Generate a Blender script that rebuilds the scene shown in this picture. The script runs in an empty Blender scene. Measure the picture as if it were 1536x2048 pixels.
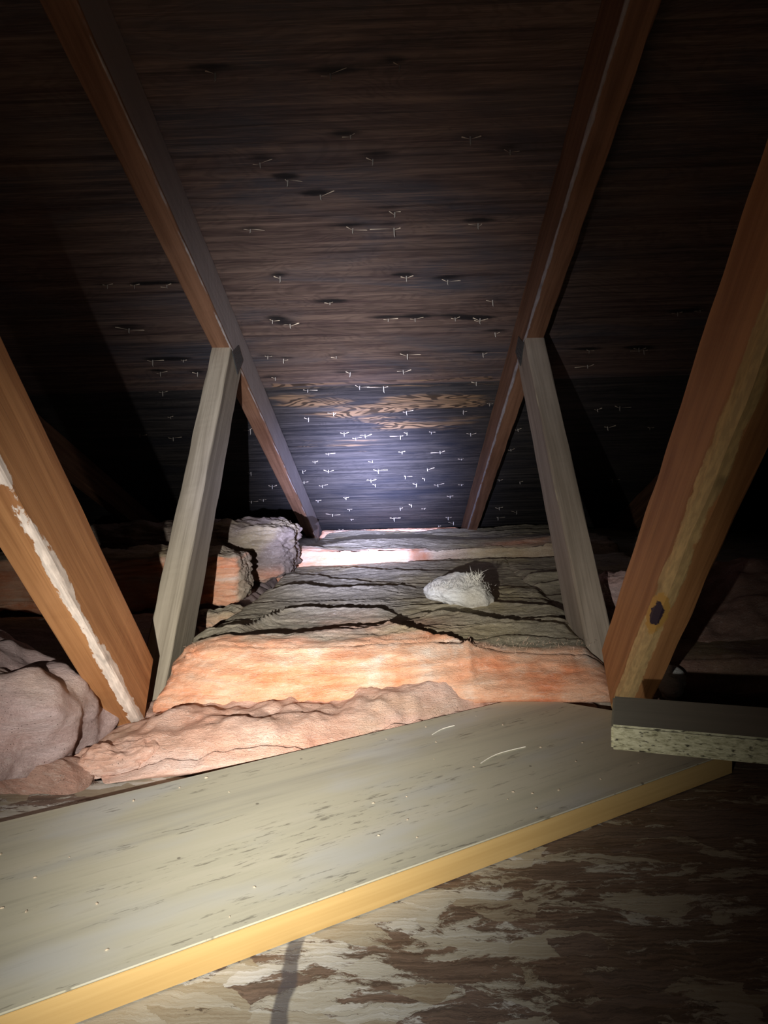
import bpy, bmesh, math, random
import numpy as np
from mathutils import Matrix, Vector, Euler
random.seed(7)
R = math.radians
sc = bpy.context.scene
col = sc.collection

# ---------------------------------------------------------------- camera
CAM = Vector((0.0347, 0.0, 0.0))
F_ = Vector((-0.0216, 0.9978, -0.0623)).normalized()
R_ = Vector((0.99939, 0.02330, 0.0)); R_ = (R_ - F_*R_.dot(F_)).normalized()
ROLL = R(-1.568)
U_ = R_.cross(F_)
R2 = R_*math.cos(ROLL) + U_*math.sin(ROLL)
U2 = -R_*math.sin(ROLL) + U_*math.cos(ROLL)
cd = bpy.data.cameras.new('camera'); co = bpy.data.objects.new('camera', cd); col.objects.link(co)
co.matrix_world = Matrix(((R2.x, U2.x, -F_.x, CAM.x), (R2.y, U2.y, -F_.y, CAM.y), (R2.z, U2.z, -F_.z, CAM.z), (0, 0, 0, 1)))
cd.sensor_fit = 'VERTICAL'; cd.sensor_height = 32.0; cd.lens = 1420/2048*32.0
cd.clip_start = 0.01; cd.clip_end = 50
sc.camera = co

# ---------------------------------------------------------------- light: one torch, held just left of and below the lens
LP = Vector((-0.082, -0.022, -0.059))
AIM = Vector((-0.055, 2.50, -0.030))
POWER = 26.0
ld = bpy.data.lights.new('torch', 'SPOT'); lo = bpy.data.objects.new('torch', ld); col.objects.link(lo)
lo.location = LP
lo.rotation_euler = (AIM - LP).to_track_quat('-Z', 'Y').to_euler()
ld.energy = POWER; ld.spot_size = R(150); ld.spot_blend = 0.4; ld.shadow_soft_size = 0.0035
ld.use_nodes = True
nt = ld.node_tree; nt.nodes.clear()
def N(nt, t, **kw):
    n = nt.nodes.new(t)
    for k, v in kw.items(): setattr(n, k, v)
    return n
def mth(nt, op, a, b=None, c=None, clamp=False):
    n = nt.nodes.new('ShaderNodeMath'); n.operation = op; n.use_clamp = clamp
    for i, v in enumerate((a, b, c)):
        if v is None: continue
        if isinstance(v, (int, float)): n.inputs[i].default_value = v
        else: nt.links.new(v, n.inputs[i])
    return n.outputs[0]
geo = N(nt, 'ShaderNodeNewGeometry')
AIM_WIDE = Vector((-0.100, 2.50, -0.520))      # the spill round the hot centre sits a little lower
def lobe(aim, sigma, amp):
    dp = N(nt, 'ShaderNodeVectorMath', operation='DOT_PRODUCT')
    nt.links.new(geo.outputs['Incoming'], dp.inputs[0]); dp.inputs[1].default_value = (aim - LP).normalized()
    ca = mth(nt, 'MINIMUM', mth(nt, 'ABSOLUTE', dp.outputs['Value']), 0.999999)
    deg = mth(nt, 'MULTIPLY', mth(nt, 'ARCCOSINE', ca), 180/math.pi)
    return mth(nt, 'MULTIPLY', mth(nt, 'EXPONENT', mth(nt, 'MULTIPLY', mth(nt, 'MULTIPLY', deg, deg), -1/(2*sigma**2))), amp)
core = lobe(AIM, 3.2, 175.0)
mid = lobe(Vector((-0.06, 2.50, 0.34)), 6.8, 7.0)
wide = lobe(AIM_WIDE, 11.7, 3.35)
def colmul(val, c):
    n = N(nt, 'ShaderNodeVectorMath', operation='SCALE'); n.inputs[0].default_value = c
    nt.links.new(val, n.inputs['Scale']); return n.outputs[0]
ad = N(nt, 'ShaderNodeVectorMath', operation='ADD')
nt.links.new(colmul(core, (0.68, 0.76, 1.38)), ad.inputs[0]); nt.links.new(colmul(wide, (1.0, 0.98, 0.94)), ad.inputs[1])
ad2 = N(nt, 'ShaderNodeVectorMath', operation='ADD'); nt.links.new(ad.outputs[0], ad2.inputs[0]); nt.links.new(colmul(mid, (0.92, 0.95, 1.08)), ad2.inputs[1])
em = N(nt, 'ShaderNodeEmission'); nt.links.new(ad2.outputs[0], em.inputs['Color']); em.inputs['Strength'].default_value = 1.0
ou = N(nt, 'ShaderNodeOutputLight'); nt.links.new(em.outputs[0], ou.inputs[0])

w = bpy.data.worlds.new('world'); sc.world = w; w.use_nodes = True
w.node_tree.nodes['Background'].inputs[0].default_value = (0.5, 0.6, 1.0, 1)
w.node_tree.nodes['Background'].inputs[1].default_value = 0.0008
vs = sc.view_settings
vs.view_transform = 'Standard'; vs.look = 'None'; vs.gamma = 1.0; vs.use_curve_mapping = False; vs.exposure = 0.0

# ---------------------------------------------------------------- numbers of the roof truss (metres, camera at the origin)
AL, RC = 0.36915, 0.7315          # rafter pitch, height of its lower edge
BE, SC = 0.84581, -0.8862         # short web
GA, LC = 0.84581, 0.42664         # long web
D = 0.0847; SH = RC + D           # lumber depth, sheathing plane
JOINT = 1.741
H = 0.305; T = 0.019
ZSH = -0.300; ZOSB = -0.322

# ---------------------------------------------------------------- helpers
def tag(o, label=None, cat=None, group=None, kind=None):
    if label: o['label'] = label
    if cat: o['category'] = cat
    if group: o['group'] = group
    if kind: o['kind'] = kind
    return o
def link(name, me, parent=None, m=None, mw=None, smooth=False):
    o = bpy.data.objects.new(name, me); col.objects.link(o)
    if m is not None and me is not None and not me.materials: me.materials.append(m)
    if mw is not None: o.matrix_world = mw
    if parent is not None:
        o.parent = parent
        if mw is not None: o.matrix_local = parent.matrix_world.inverted() @ mw
    if smooth and me is not None:
        me.polygons.foreach_set('use_smooth', [True]*len(me.polygons))
    return o
def mesh_np(name, V, Fc):
    me = bpy.data.meshes.new(name); me.from_pydata([tuple(v) for v in V], [], [tuple(f) for f in Fc]); me.update(); return me
def empty(name, loc):
    o = bpy.data.objects.new(name, None); col.objects.link(o); o.location = loc; o.empty_display_size = .05
    o.matrix_world = Matrix.Translation(loc); return o

# numpy gradient noise
_rng = np.random.RandomState(3)
_P = _rng.permutation(256); _P = np.concatenate([_P, _P, _P])
_G = _rng.normal(size=(256, 3)); _G /= np.linalg.norm(_G, axis=1)[:, None]
def pn(x, y, z):
    x, y, z = np.broadcast_arrays(np.asarray(x, float), np.asarray(y, float), np.asarray(z, float))
    xi, yi, zi = (np.floor(a).astype(int) for a in (x, y, z))
    xf, yf, zf = x-xi, y-yi, z-zi
    u, v, w_ = (a*a*a*(a*(a*6-15)+10) for a in (xf, yf, zf))
    def g(i, j, k):
        h = _P[(_P[(_P[(xi+i) & 255] + yi+j) & 255] + zi+k) & 255]
        gg = _G[h]; return gg[..., 0]*(xf-i) + gg[..., 1]*(yf-j) + gg[..., 2]*(zf-k)
    def L(a, b, t): return a+(b-a)*t
    return 1.6*L(L(L(g(0,0,0), g(1,0,0), u), L(g(0,1,0), g(1,1,0), u), v), L(L(g(0,0,1), g(1,0,1), u), L(g(0,1,1), g(1,1,1), u), v), w_)
def fbm(x, y, z, o=4, lac=2.1, gain=.5):
    s = 0; a = 1
    for i in range(o):
        s = s + a*pn(x+i*17.3, y+i*5.1, z+i*9.7); x = x*lac; y = y*lac; z = z*lac; a *= gain
    return s
def sstep(a, b, x):
    t = np.clip((x-a)/(b-a), 0, 1); return t*t*(3-2*t)

# ---------------------------------------------------------------- materials
class Mat:
    def __init__(s, name, rough=.8, spec=.3):
        s.m = bpy.data.materials.new(name); s.m.use_nodes = True
        s.nt = s.m.node_tree; s.b = s.nt.nodes['Principled BSDF']
        s.b.inputs['Roughness'].default_value = rough; s.b.inputs['Specular IOR Level'].default_value = spec
        s.tc = s.nt.nodes.new('ShaderNodeTexCoord')
    def l(s, a, b): s.nt.links.new(a, b)
    def coord(s, scale=(1,1,1), loc=(0,0,0), rot=(0,0,0), src=None):
        n = s.nt.nodes.new('ShaderNodeMapping'); n.inputs['Scale'].default_value = scale
        n.inputs['Location'].default_value = loc; n.inputs['Rotation'].default_value = rot
        s.l(src or s.tc.outputs['Object'], n.inputs[0]); return n.outputs[0]
    def noise(s, vec, scale=1, detail=4, rough=.55, dist=0, out='Fac'):
        n = s.nt.nodes.new('ShaderNodeTexNoise'); n.inputs['Scale'].default_value = scale; n.inputs['Detail'].default_value = detail
        n.inputs['Roughness'].default_value = rough; n.inputs['Distortion'].default_value = dist
        s.l(vec, n.inputs['Vector']); return n.outputs[out]
    def vor(s, vec, scale=1, out='Distance', feat='F1'):
        n = s.nt.nodes.new('ShaderNodeTexVoronoi'); n.feature = feat; n.inputs['Scale'].default_value = scale
        s.l(vec, n.inputs['Vector']); return n.outputs[out]
    def ramp(s, fac, stops, interp='LINEAR'):
        n = s.nt.nodes.new('ShaderNodeValToRGB'); n.color_ramp.interpolation = interp
        cr = n.color_ramp
        while len(cr.elements) < len(stops): cr.elements.new(.5)
        for e, (p, c) in zip(cr.elements, stops):
            e.position = p; e.color = (c, c, c, 1) if isinstance(c, (int, float)) else (*c, 1)
        s.l(fac, n.inputs[0]); return n.outputs[0]
    def mix(s, fac, a, b, mode='MIX'):
        n = s.nt.nodes.new('ShaderNodeMix'); n.data_type = 'RGBA'; n.blend_type = mode; n.clamp_factor = True
        for v, i in ((fac, 0), (a, 6), (b, 7)):
            if isinstance(v, (int, float)): n.inputs[i].default_value = v
            elif isinstance(v, tuple): n.inputs[i].default_value = (*v, 1)
            else: s.l(v, n.inputs[i])
        return n.outputs[2]
    def m_(s, op, a, b=None, c=None, clamp=False): return mth(s.nt, op, a, b, c, clamp)
    def attr(s, name):
        n = s.nt.nodes.new('ShaderNodeAttribute'); n.attribute_name = name; return n.outputs['Fac']
    def sep(s, v):
        n = s.nt.nodes.new('ShaderNodeSeparateXYZ'); s.l(v, n.inputs[0]); return n.outputs
    def step(s, x, a, b): 
        n = s.nt.nodes.new('ShaderNodeMapRange'); n.interpolation_type = 'SMOOTHSTEP'; s.l(x, n.inputs[0])
        n.inputs[1].default_value = a; n.inputs[2].default_value = b; return n.outputs[0]
    def col(s, c):
        if isinstance(c, tuple): s.b.inputs['Base Color'].default_value = (*c, 1)
        else: s.l(c, s.b.inputs['Base Color'])
    def bump(s, h, strength=.5, dist=.002, prev=None):
        n = s.nt.nodes.new('ShaderNodeBump'); n.inputs['Strength'].default_value = strength; n.inputs['Distance'].default_value = dist
        s.l(h, n.inputs['Height'])
        if prev is not None: s.l(prev, n.inputs['Normal'])
        s.l(n.outputs[0], s.b.inputs['Normal']); return n.outputs[0]

def lumber_mat(name, light, dark, side=0, stripe=None, w0=.012, knot=None, side_tint=None, seed=0, rag=.6):
    """sawn framing lumber; local X runs along the piece, Y across the 38 mm face, Z into the depth.
    side (+1/-1): the local Y side whose arris carries the pale wane strip."""
    M = Mat(name, .62, .35)
    v = M.coord((1, 1, 1), (seed, seed*.3, 0))
    g = M.noise(M.coord((2.2, 55, 55), (seed, 0, 0)), 1, 5, .6, .4)
    g2 = M.noise(M.coord((5, 260, 260), (seed, 0, 0)), 1, 3, .6)
    big = M.noise(M.coord((5, 14, 14), (seed, 0, 0)), 1, 3)
    c = M.mix(M.step(g, .3, .7), dark, light)
    c = M.mix(M.m_('MULTIPLY', M.step(g2, .5, .75), .35), c, tuple(x*.45 for x in dark))
    c = M.mix(M.m_('MULTIPLY', M.step(big, .52, .75), .35), c, tuple(min(1, x*1.25+.03) for x in light))
    X, Y, Z = M.sep(M.tc.outputs['Object'])
    if side_tint is not None:
        c = M.mix(M.step(Z, .004, .007), c, M.mix(g, tuple(x*.6 for x in side_tint), side_tint))
    if stripe is not None:
        d = M.m_('ADD', M.m_('SUBTRACT', T, M.m_('MULTIPLY', Y, float(side))), M.m_('MAXIMUM', Z, 0.0))
        nz = M.noise(M.coord((13, 25, 25), (seed*3+2.6, 0, 0)), 1, 6, .68)
        wv = M.m_('MULTIPLY_ADD', M.m_('SUBTRACT', nz, .5), w0*5*rag, w0)
        mask = M.m_('SUBTRACT', 1.0, M.step(M.m_('SUBTRACT', d, wv), -.0008, .0008))
        sn = M.noise(M.coord((60, 300, 300), (seed, 0, 0)), 1, 4)
        sn2 = M.noise(M.coord((16, 40, 40), (seed+5, 0, 0)), 1, 3)
        sc_ = M.mix(M.step(sn, .35, .7), tuple(x*.72 for x in stripe), stripe)
        sc_ = M.mix(M.m_('MULTIPLY', M.step(sn2, .58, .75), .7), sc_, tuple(x*.3 for x in stripe))
        c = M.mix(mask, c, sc_)
    if knot is not None:
        kx, ky, kz = knot
        dx = M.m_('MULTIPLY', M.m_('SUBTRACT', X, kx), .35); dy = M.m_('SUBTRACT', Y, ky); dz = M.m_('SUBTRACT', Z, kz)
        dd = M.m_('SQRT', M.m_('ADD', M.m_('ADD', M.m_('MULTIPLY', dx, dx), M.m_('MULTIPLY', dy, dy)), M.m_('MULTIPLY', dz, dz)))
        dd = M.m_('ADD', dd, M.m_('MULTIPLY', M.m_('SUBTRACT', M.noise(v, 160, 3), .5), .008))
        c = M.mix(M.step(dd, .0120, .0100), c, (.50, .28, .07))
        c = M.mix(M.step(dd, .0070, .0058), c, (.03, .018, .035))
    M.col(c)
    M.bump(M.m_('ADD', g, M.m_('MULTIPLY', g2, .6)), .35, .0012)
    return M.m

def insul_mat(name, dirt=0.0, dust_l=(.62,.54,.385), dust_d=(.20,.17,.125), pinks=None, rough=1.0):
    M = Mat(name, 1.0, .05)
    o = M.tc.outputs['Object']
    lam = M.noise(M.coord((7, 7, 55)), 1, 5, .6, .6)
    bl = M.noise(o, 14, 4, .6, .5)
    pk = pinks or [(.22, (.72, .17, .075)), (.40, (.86, .34, .17)), (.54, (.91, .52, .33)), (.66, (.93, .76, .62))]
    pc = M.ramp(M.m_('ADD', M.m_('MULTIPLY', lam, .5), M.m_('MULTIPLY', bl, .5)), pk)
    dl = M.noise(M.coord((9, 40, 40)), 1, 5, .65, .8)
    du = M.ramp(M.m_('ADD', M.m_('MULTIPLY', dl, .58), M.m_('MULTIPLY', M.noise(o, 330, 3, .8), .42)), [(.3, dust_d), (.5, tuple(.55*a+.45*b for a, b in zip(dust_l, dust_d))), (.68, dust_l)])
    yl = M.step(M.noise(o, 7, 2), .52, .7)
    du = M.mix(M.m_('MULTIPLY', yl, .45), du, (.50, .40, .20))
    f = M.attr('fresh')
    c = M.mix(f, du, pc)
    sp = M.vor(o, 210)
    spm = M.m_('MULTIPLY', M.step(sp, .17, .08), M.step(M.noise(o, 22, 2), .45, .62))
    c = M.mix(M.m_('MULTIPLY', spm, .8 if dirt else .35), c, (.05, .03, .02))
    if dirt:
        c = M.mix(M.m_('MULTIPLY', M.step(M.noise(o, 9, 4), .45, .75), dirt), c, (.22, .13, .09))
    M.col(c)
    wisp = M.noise(M.coord((55, 150, 230), (0, 0, 0), (.3, .2, .5)), 1, 6, .75, 1.6)
    c = M.mix(M.m_('MULTIPLY', M.step(wisp, .50, .70), .45), c, M.mix(.6, c, (.95, .86, .76)))
    c = M.mix(M.m_('MULTIPLY', M.step(wisp, .44, .28), .22), c, M.mix(.6, c, (.25, .13, .09)))
    M.col(c)
    b1 = M.bump(M.m_('ADD', M.noise(M.coord((110, 110, 200)), 1, 6, .78), wisp), .75, .0045)
    M.bump(M.noise(M.coord((420, 700, 900)), 1, 3, .7), .6, .0014, b1)
    return M.m

def roof_mat(name, c_l, c_d, gold, blotch, seed):
    """plywood; local X across the roof, Y down the slope"""
    M = Mat(name, .62, .35)
    o = M.tc.outputs['Object']
    wv = M.noise(M.coord((3.4, 11, 1), (seed, seed, 0)), 1, 3.5, .5, .55)
    fig = M.m_('SINE', M.m_('MULTIPLY', wv, 130.0))
    fine = M.noise(M.coord((10, 420, 1), (seed, 0, 0)), 1, 4, .65)
    med = M.noise(M.coord((3.0, 60, 1), (seed, 1, 0)), 1, 5, .65, .4)
    big = M.noise(M.coord((2.2, 7, 1), (seed, 0, 3)), 1, 4, .6, .8)
    c = M.mix(M.step(med, .3, .72), c_d, c_l)
    c = M.mix(M.m_('MULTIPLY', M.step(fig, -.2, .9), .28), c, tuple(x*.38 for x in c_d))
    c = M.mix(M.step(big, .42, .72), c, M.mix(med, tuple(x*.5 for x in blotch), blotch))
    pat = M.noise(M.coord((3.2, 5.5, 1), (seed*2.3, 1.7, 0)), 1, 4, .55, .6)
    c = M.mix(M.m_('MULTIPLY', M.step(pat, .48, .66), .5), c, M.mix(med, tuple(x*.8 for x in c_d), tuple(1.35*x for x in c_l)))
    strk = M.noise(M.coord((1.6, 95, 1), (seed*1.1, 4, 0)), 1, 6, .7, .3)
    c = M.mix(M.m_('MULTIPLY', M.step(strk, .52, .64), .6), c, tuple(x*.35 for x in c_d))
    c = M.mix(M.m_('MULTIPLY', M.step(strk, .44, .34), .45), c, tuple(1.5*x for x in c_l))
    g = M.attr('gold')
    gc = M.mix(M.step(fig, -.3, .55), gold, tuple(x*.16 for x in gold))
    gc = M.mix(M.m_('MULTIPLY', M.step(fine, .4, .7), .4), gc, tuple(x*.3 for x in gold))
    gm = M.step(M.m_('ADD', g, M.m_('MULTIPLY', M.m_('SUBTRACT', M.noise(M.coord((5, 30, 1)), 1, 4), .5), 2.4)), .38, .95)
    c = M.mix(gm, c, gc)
    c = M.mix(M.m_('MULTIPLY', M.step(fine, .5, .72), .30), c, tuple(min(1, x*2.2) for x in c_l))
    st = M.m_('MULTIPLY', M.attr('blotch'), 1.0)
    sm = M.step(M.m_('ADD', st, M.m_('MULTIPLY', M.m_('SUBTRACT', M.noise(M.coord((12, 90, 1)), 1, 4), .5), .7)), .25, .8)
    c = M.mix(M.m_('MULTIPLY', sm, .93), c, (.006, .006, .007))
    M.col(c)
    M.bump(M.m_('ADD', M.m_('MULTIPLY', fig, .15), M.m_('ADD', fine, med)), .35, .0015)
    return M.m

def melamine_mat():
    """grey shelf board face, wood print running along local X"""
    M = Mat('shelf face', .5, .35)
    g = M.noise(M.coord((1.6, 30, 1)), 1, 5, .6, .5); g2 = M.noise(M.coord((14, 170, 1)), 1, 3, .6)
    c = M.ramp(g, [(.3, (.40, .375, .29)), (.5, (.51, .475, .35)), (.7, (.56, .515, .39))])
    c = M.mix(M.m_('MULTIPLY', M.step(M.noise(M.coord((5, 12, 1), (4, 0, 0)), 1, 3), .5, .72), .6), c, (.50, .50, .48))
    dash = M.m_('MULTIPLY', M.step(M.noise(M.coord((38, 230, 1)), 1, 4, .7), .56, .64), M.step(M.noise(M.coord((1.8, 22, 1), (2, 3, 0)), 1, 2), .50, .60))
    c = M.mix(M.m_('MULTIPLY', dash, .55), c, (.07, .06, .045))
    sp = M.step(M.vor(M.coord((1, 1, 1)), 26), .055, .03)
    c = M.mix(M.m_('MULTIPLY', sp, .7), c, (.10, .08, .06))
    c = M.mix(M.m_('MULTIPLY', M.step(g2, .55, .75), .25), c, (.28, .25, .18))
    M.col(c); M.l(M.m_('MULTIPLY_ADD', g2, .3, .35), M.b.inputs['Roughness']); M.bump(g2, .12, .0005); return M.m
def edge_mat():
    M = Mat('yellow pine edge', .45, .4)
    g = M.noise(M.coord((3, 120, 120)), 1, 4, .6)
    M.col(M.ramp(g, [(.3, (.49, .31, .11)), (.7, (.62, .42, .17))])); M.bump(g, .1, .0005); return M.m
def chip_mat(face=False):
    M = Mat('small board face' if face else 'chipboard edge', .7, .3)
    if face:
        g = M.noise(M.coord((3, 60, 60)), 1, 4); M.col(M.ramp(g, [(.3, (.34, .32, .25)), (.7, (.44, .41, .32))])); return M.m
    v = M.coord((170, 170, 520)); c = M.ramp(M.m_('ADD', M.m_('MULTIPLY', M.noise(v, 1, 4, .7, 1.2), .75), M.m_('MULTIPLY', M.vor(v, .8, 'Distance'), .25)), [(.28, (.10, .085, .05)), (.42, (.42, .39, .23)), (.6, (.68, .64, .42))])
    n = M.noise(M.coord((160, 160, 420)), 1, 4)
    c = M.mix(M.step(n, .56, .68), c, (.06, .05, .03)); M.col(c); M.bump(n, .6, .0012); return M.m
def osb_mat():
    """worn strand board: grey-white fibrous flakes lying mostly across, torn through to brown"""
    M = Mat('strand board', .5, .45)
    o = M.tc.outputs['Object']
    wob = M.nt.nodes.new('ShaderNodeVectorMath'); wob.operation = 'MULTIPLY_ADD'
    nc = M.noise(o, 26, 5, .7, 0, 'Color'); M.l(nc, wob.inputs[0]); wob.inputs[1].default_value = (.024, .018, 0); M.l(o, wob.inputs[2])
    W = wob.outputs[0]
    def flakes(rot, sc_, off):
        n = M.nt.nodes.new('ShaderNodeTexVoronoi'); n.inputs['Scale'].default_value = 1
        M.l(M.coord(sc_, (off, off*.7, 0), (0, 0, rot), W), n.inputs['Vector']); return M.sep(n.outputs['Color'])
    fib = M.noise(M.coord((16, 420, 1), (0, 0, 0), (0, 0, .06), W), 1, 5, .72)
    fib2 = M.noise(M.coord((24, 300, 1), (3, 0, 0), (0, 0, -.5), W), 1, 5, .72)
    A, B_ = flakes(-.10, (13, 34, 1), 1.7), flakes(.55, (22, 50, 1), 4.1)
    useB = M.step(B_[1], .60, .64)
    tone = M.mix(useB, A[0], B_[0]); fb = M.mix(useB, fib, fib2)
    t = M.m_('ADD', M.m_('MULTIPLY', tone, .40), M.m_('MULTIPLY', fb, .62))
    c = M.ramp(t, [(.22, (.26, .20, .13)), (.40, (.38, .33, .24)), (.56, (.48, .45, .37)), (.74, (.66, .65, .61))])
    # brown torn places; their increase to the right paints in the torch's fading
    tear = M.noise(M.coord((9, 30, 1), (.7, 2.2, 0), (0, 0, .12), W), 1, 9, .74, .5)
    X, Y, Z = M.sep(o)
    tear_falloff = M.m_('ADD', M.m_('ADD', M.m_('MULTIPLY', tear, .85), M.m_('MULTIPLY', tone, .16)), M.m_('ADD', M.m_('MULTIPLY', M.m_('MAXIMUM', X, -.12), .42), .06))
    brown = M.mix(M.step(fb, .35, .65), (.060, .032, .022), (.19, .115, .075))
    c = M.mix(M.m_('MULTIPLY', M.step(tear_falloff, .585, .625), .92), c, brown)
    gouge = M.step(M.noise(M.coord((14, 90, 1), (5, 1, 0), (0, 0, -.2), W), 1, 8, .75), .64, .68)
    c = M.mix(M.m_('MULTIPLY', gouge, .8), c, (.045, .026, .020))
    # a narrow dark streak running towards the viewer
    dx = M.m_('ABSOLUTE', M.m_('ADD', M.m_('ADD', X, .043), M.m_('MULTIPLY', M.m_('SUBTRACT', M.noise(o, 30, 3), .5), .008)))
    c = M.mix(M.m_('MULTIPLY', M.m_('MULTIPLY', M.step(dx, .0062, .0036), M.step(Y, .475, .462)), .80), c, (.075, .072, .085))
    M.col(c)
    h = M.m_('ADD', M.m_('SUBTRACT', M.m_('MULTIPLY', tone, .7), M.m_('MULTIPLY', M.step(tear_falloff, .57, .63), .6)), M.m_('MULTIPLY', fb, .6))
    M.bump(h, .55, .0013)
    return M.m
def simple(name, c, rough=.8, metal=0, nscale=60, var=.35):
    M = Mat(name, rough, .4); M.b.inputs['Metallic'].default_value = metal
    n = M.noise(M.tc.outputs['Object'], nscale, 3)
    M.col(M.mix(n, tuple(x*(1-var) for x in c), tuple(min(1, x*(1+var)) for x in c))); M.bump(n, .2, .0005); return M.m

# ---------------------------------------------------------------- lumber built ring by ring
def frame(e, c0, sgn, x):
    d = Vector((0, math.cos(e), math.sin(e))); q = Vector((0, -math.sin(e), math.cos(e)))*sgn
    org = Vector((0, -math.sin(e), math.cos(e)))*c0 + Vector((x, 0, 0))
    y = q.cross(d)
    return Matrix(((d.x, y.x, q.x, org.x), (d.y, y.y, q.y, org.y), (d.z, y.z, q.z, org.z), (0, 0, 0, 1)))
def member(name, parent, fam, x, s0, s1, mat, wane=0, wside=0, seed=0, n=70, depth=D):
    """s0/s1: functions of q (0..depth) giving the ends; the section has eased arrises and a slightly uneven surface"""
    if fam == 'r': Mx = frame(-AL, RC, 1, x)
    elif fam == 's': Mx = frame(BE, SC, -1, x)
    elif fam == 'l': Mx = frame(-GA, LC, 1, x)
    else: Mx = fam
    r = .0022; sec = []
    for cx, cz, a0 in ((T, 0, -90), (T, depth, 0), (-T, depth, 90), (-T, 0, 180)):
        rr = r
        if wane and cz == 0 and (cx > 0) == (wside > 0): rr = wane
        ccx = cx - math.copysign(rr, cx); ccz = cz + (rr if cz == 0 else -rr)
        for k in range(4):
            a = R(a0 + 30*k); sec.append((ccx + rr*math.cos(a), ccz + rr*math.sin(a)))
    m = len(sec); S = np.array(sec); V = []
    for i in range(n+1):
        t = i/n
        for j, (yy, zz) in enumerate(sec):
            a, b = s0(zz), s1(zz); s = a + (b-a)*t
            w_ = 0.0006*math.sin(s*23+j+seed) + .0005*math.sin(s*61+seed*2+j*.7)
            V.append((s, yy + (w_ if abs(yy) < T-.0005 else w_*.5), zz + w_*.6))
    Fc = []
    for i in range(n):
        for j in range(m):
            a, b = i*m+j, i*m+(j+1) % m; Fc.append((a, a+m, b+m, b))
    Fc.append(tuple(range(m))); Fc.append(tuple(reversed([n*m+j for j in range(m)])))
    me = mesh_np(name, V, Fc)
    bm = bmesh.new(); bm.from_mesh(me); bmesh.ops.recalc_face_normals(bm, faces=bm.faces); bm.to_mesh(me); bm.free()
    return link(name, me, parent, mat, Mx)

# plain board from a polygon in its own x/y plane
def slab(name, poly, z0, z1, mw, mats, parent=None, bev=.0012, face_mat=None):
    bm = bmesh.new(); vs_ = [bm.verts.new((x, y, z0)) for x, y in poly]
    f = bm.faces.new(vs_); ex = bmesh.ops.extrude_face_region(bm, geom=[f])
    for v in [g for g in ex['geom'] if isinstance(g, bmesh.types.BMVert)]: v.co.z = z1
    bmesh.ops.recalc_face_normals(bm, faces=bm.faces)
    bmesh.ops.bevel(bm, geom=list(bm.edges), offset=bev, segments=2, affect='EDGES')
    me = bpy.data.meshes.new(name)
    for m in mats: me.materials.append(m)
    if face_mat:
        for fc in bm.faces: fc.material_index = face_mat(fc)
    bm.to_mesh(me); bm.free()
    return link(name, me, parent, None, mw)

# ================================================================= THE SETTING
tdir = Vector((0, math.cos(-AL), math.sin(-AL))); nrm = Vector((0, math.sin(AL), math.cos(AL)))
NU= [(-0.203, 1.214), (-0.031, 1.22), (0.038, 1.223), (0.179, 1.219), (-0.175, 1.336), (0.059, 1.346), (-0.181, 1.483), (0.077, 1.478), (0.022, 1.477), (0.159, 1.479), (-0.098, 1.609), (0.062, 1.61), (0.231, 1.615), (0.052, 1.679), (0.009, 1.082), (-0.159, 1.081), (0.211, 1.075), (0.15, 1.049), (0.04, 1.188), (-0.501, 1.343), (-0.451, 1.346), (-0.391, 1.349), (-0.515, 1.481), (-0.51, 1.602), (-0.442, 1.606), (-0.214, 1.468), (-0.331, 1.462), (0.137, 1.361), (0.229, 1.426), (0.211, 1.485), (-0.426, 1.66), (-0.512, 1.655), (-0.217, 1.614), (-0.25, 1.6), (-0.251, 1.693), (0.469, 1.618), (0.578, 1.614), (0.592, 1.623), (0.614, 1.486), (0.481, 1.68), (-0.091, 1.417), (-0.077, 1.146), (-0.123, 1.115), (0.05, 0.94), (-0.187, 0.94), (-0.04, 0.947), (-0.021, 1.04), (0.211, 1.49), (-0.072, 1.681), (0.248, 1.537), (0.657, 1.48)]
NL= [(-0.183, 1.761), (-0.054, 1.75), (0.004, 1.756), (-0.132, 1.885), (-0.202, 1.911), (-0.115, 2.006), (-0.057, 2.024), (-0.085, 2.043), (-0.174, 2.147), (-0.223, 2.203), (-0.045, 2.212), (-0.029, 2.285), (-0.272, 2.276), (-0.058, 2.369), (-0.044, 2.413), (-0.225, 2.409), (-0.281, 2.371), (-0.393, 2.397), (-0.154, 2.534), (-0.258, 2.558), (-0.153, 2.665), (-0.432, 2.661), (-0.221, 2.715), (0.014, 2.779), (-0.154, 2.784), (-0.212, 2.911), (-0.451, 2.532), (-0.497, 2.545), (-0.439, 2.277), (-0.189, 2.278), (0.23, 1.747), (0.06, 1.889), (0.211, 1.895), (0.276, 1.859), (0.062, 2.018), (0.131, 2.019), (0.243, 2.033), (0.043, 2.037), (0.048, 2.147), (0.162, 2.154), (0.232, 2.215), (0.128, 2.287), (0.058, 2.345), (0.122, 2.372), (0.095, 2.418), (0.168, 2.429), (0.25, 2.435), (0.218, 2.546), (0.081, 2.63), (0.038, 2.662), (0.129, 2.676), (0.013, 2.779), (0.194, 2.895), (0.251, 2.852), (0.226, 2.79), (0.374, 2.015), (0.375, 2.153), (0.373, 2.4), (0.447, 2.425), (0.412, 2.686), (0.486, 2.735), (0.424, 2.806), (0.567, 1.908), (0.623, 1.897), (0.625, 2.016), (0.748, 2.03), (0.76, 2.425), (0.546, 2.409), (-0.539, 1.748), (-0.564, 1.88), (-0.6, 2.007), (-0.684, 1.979), (-0.372, 1.967)]

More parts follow.
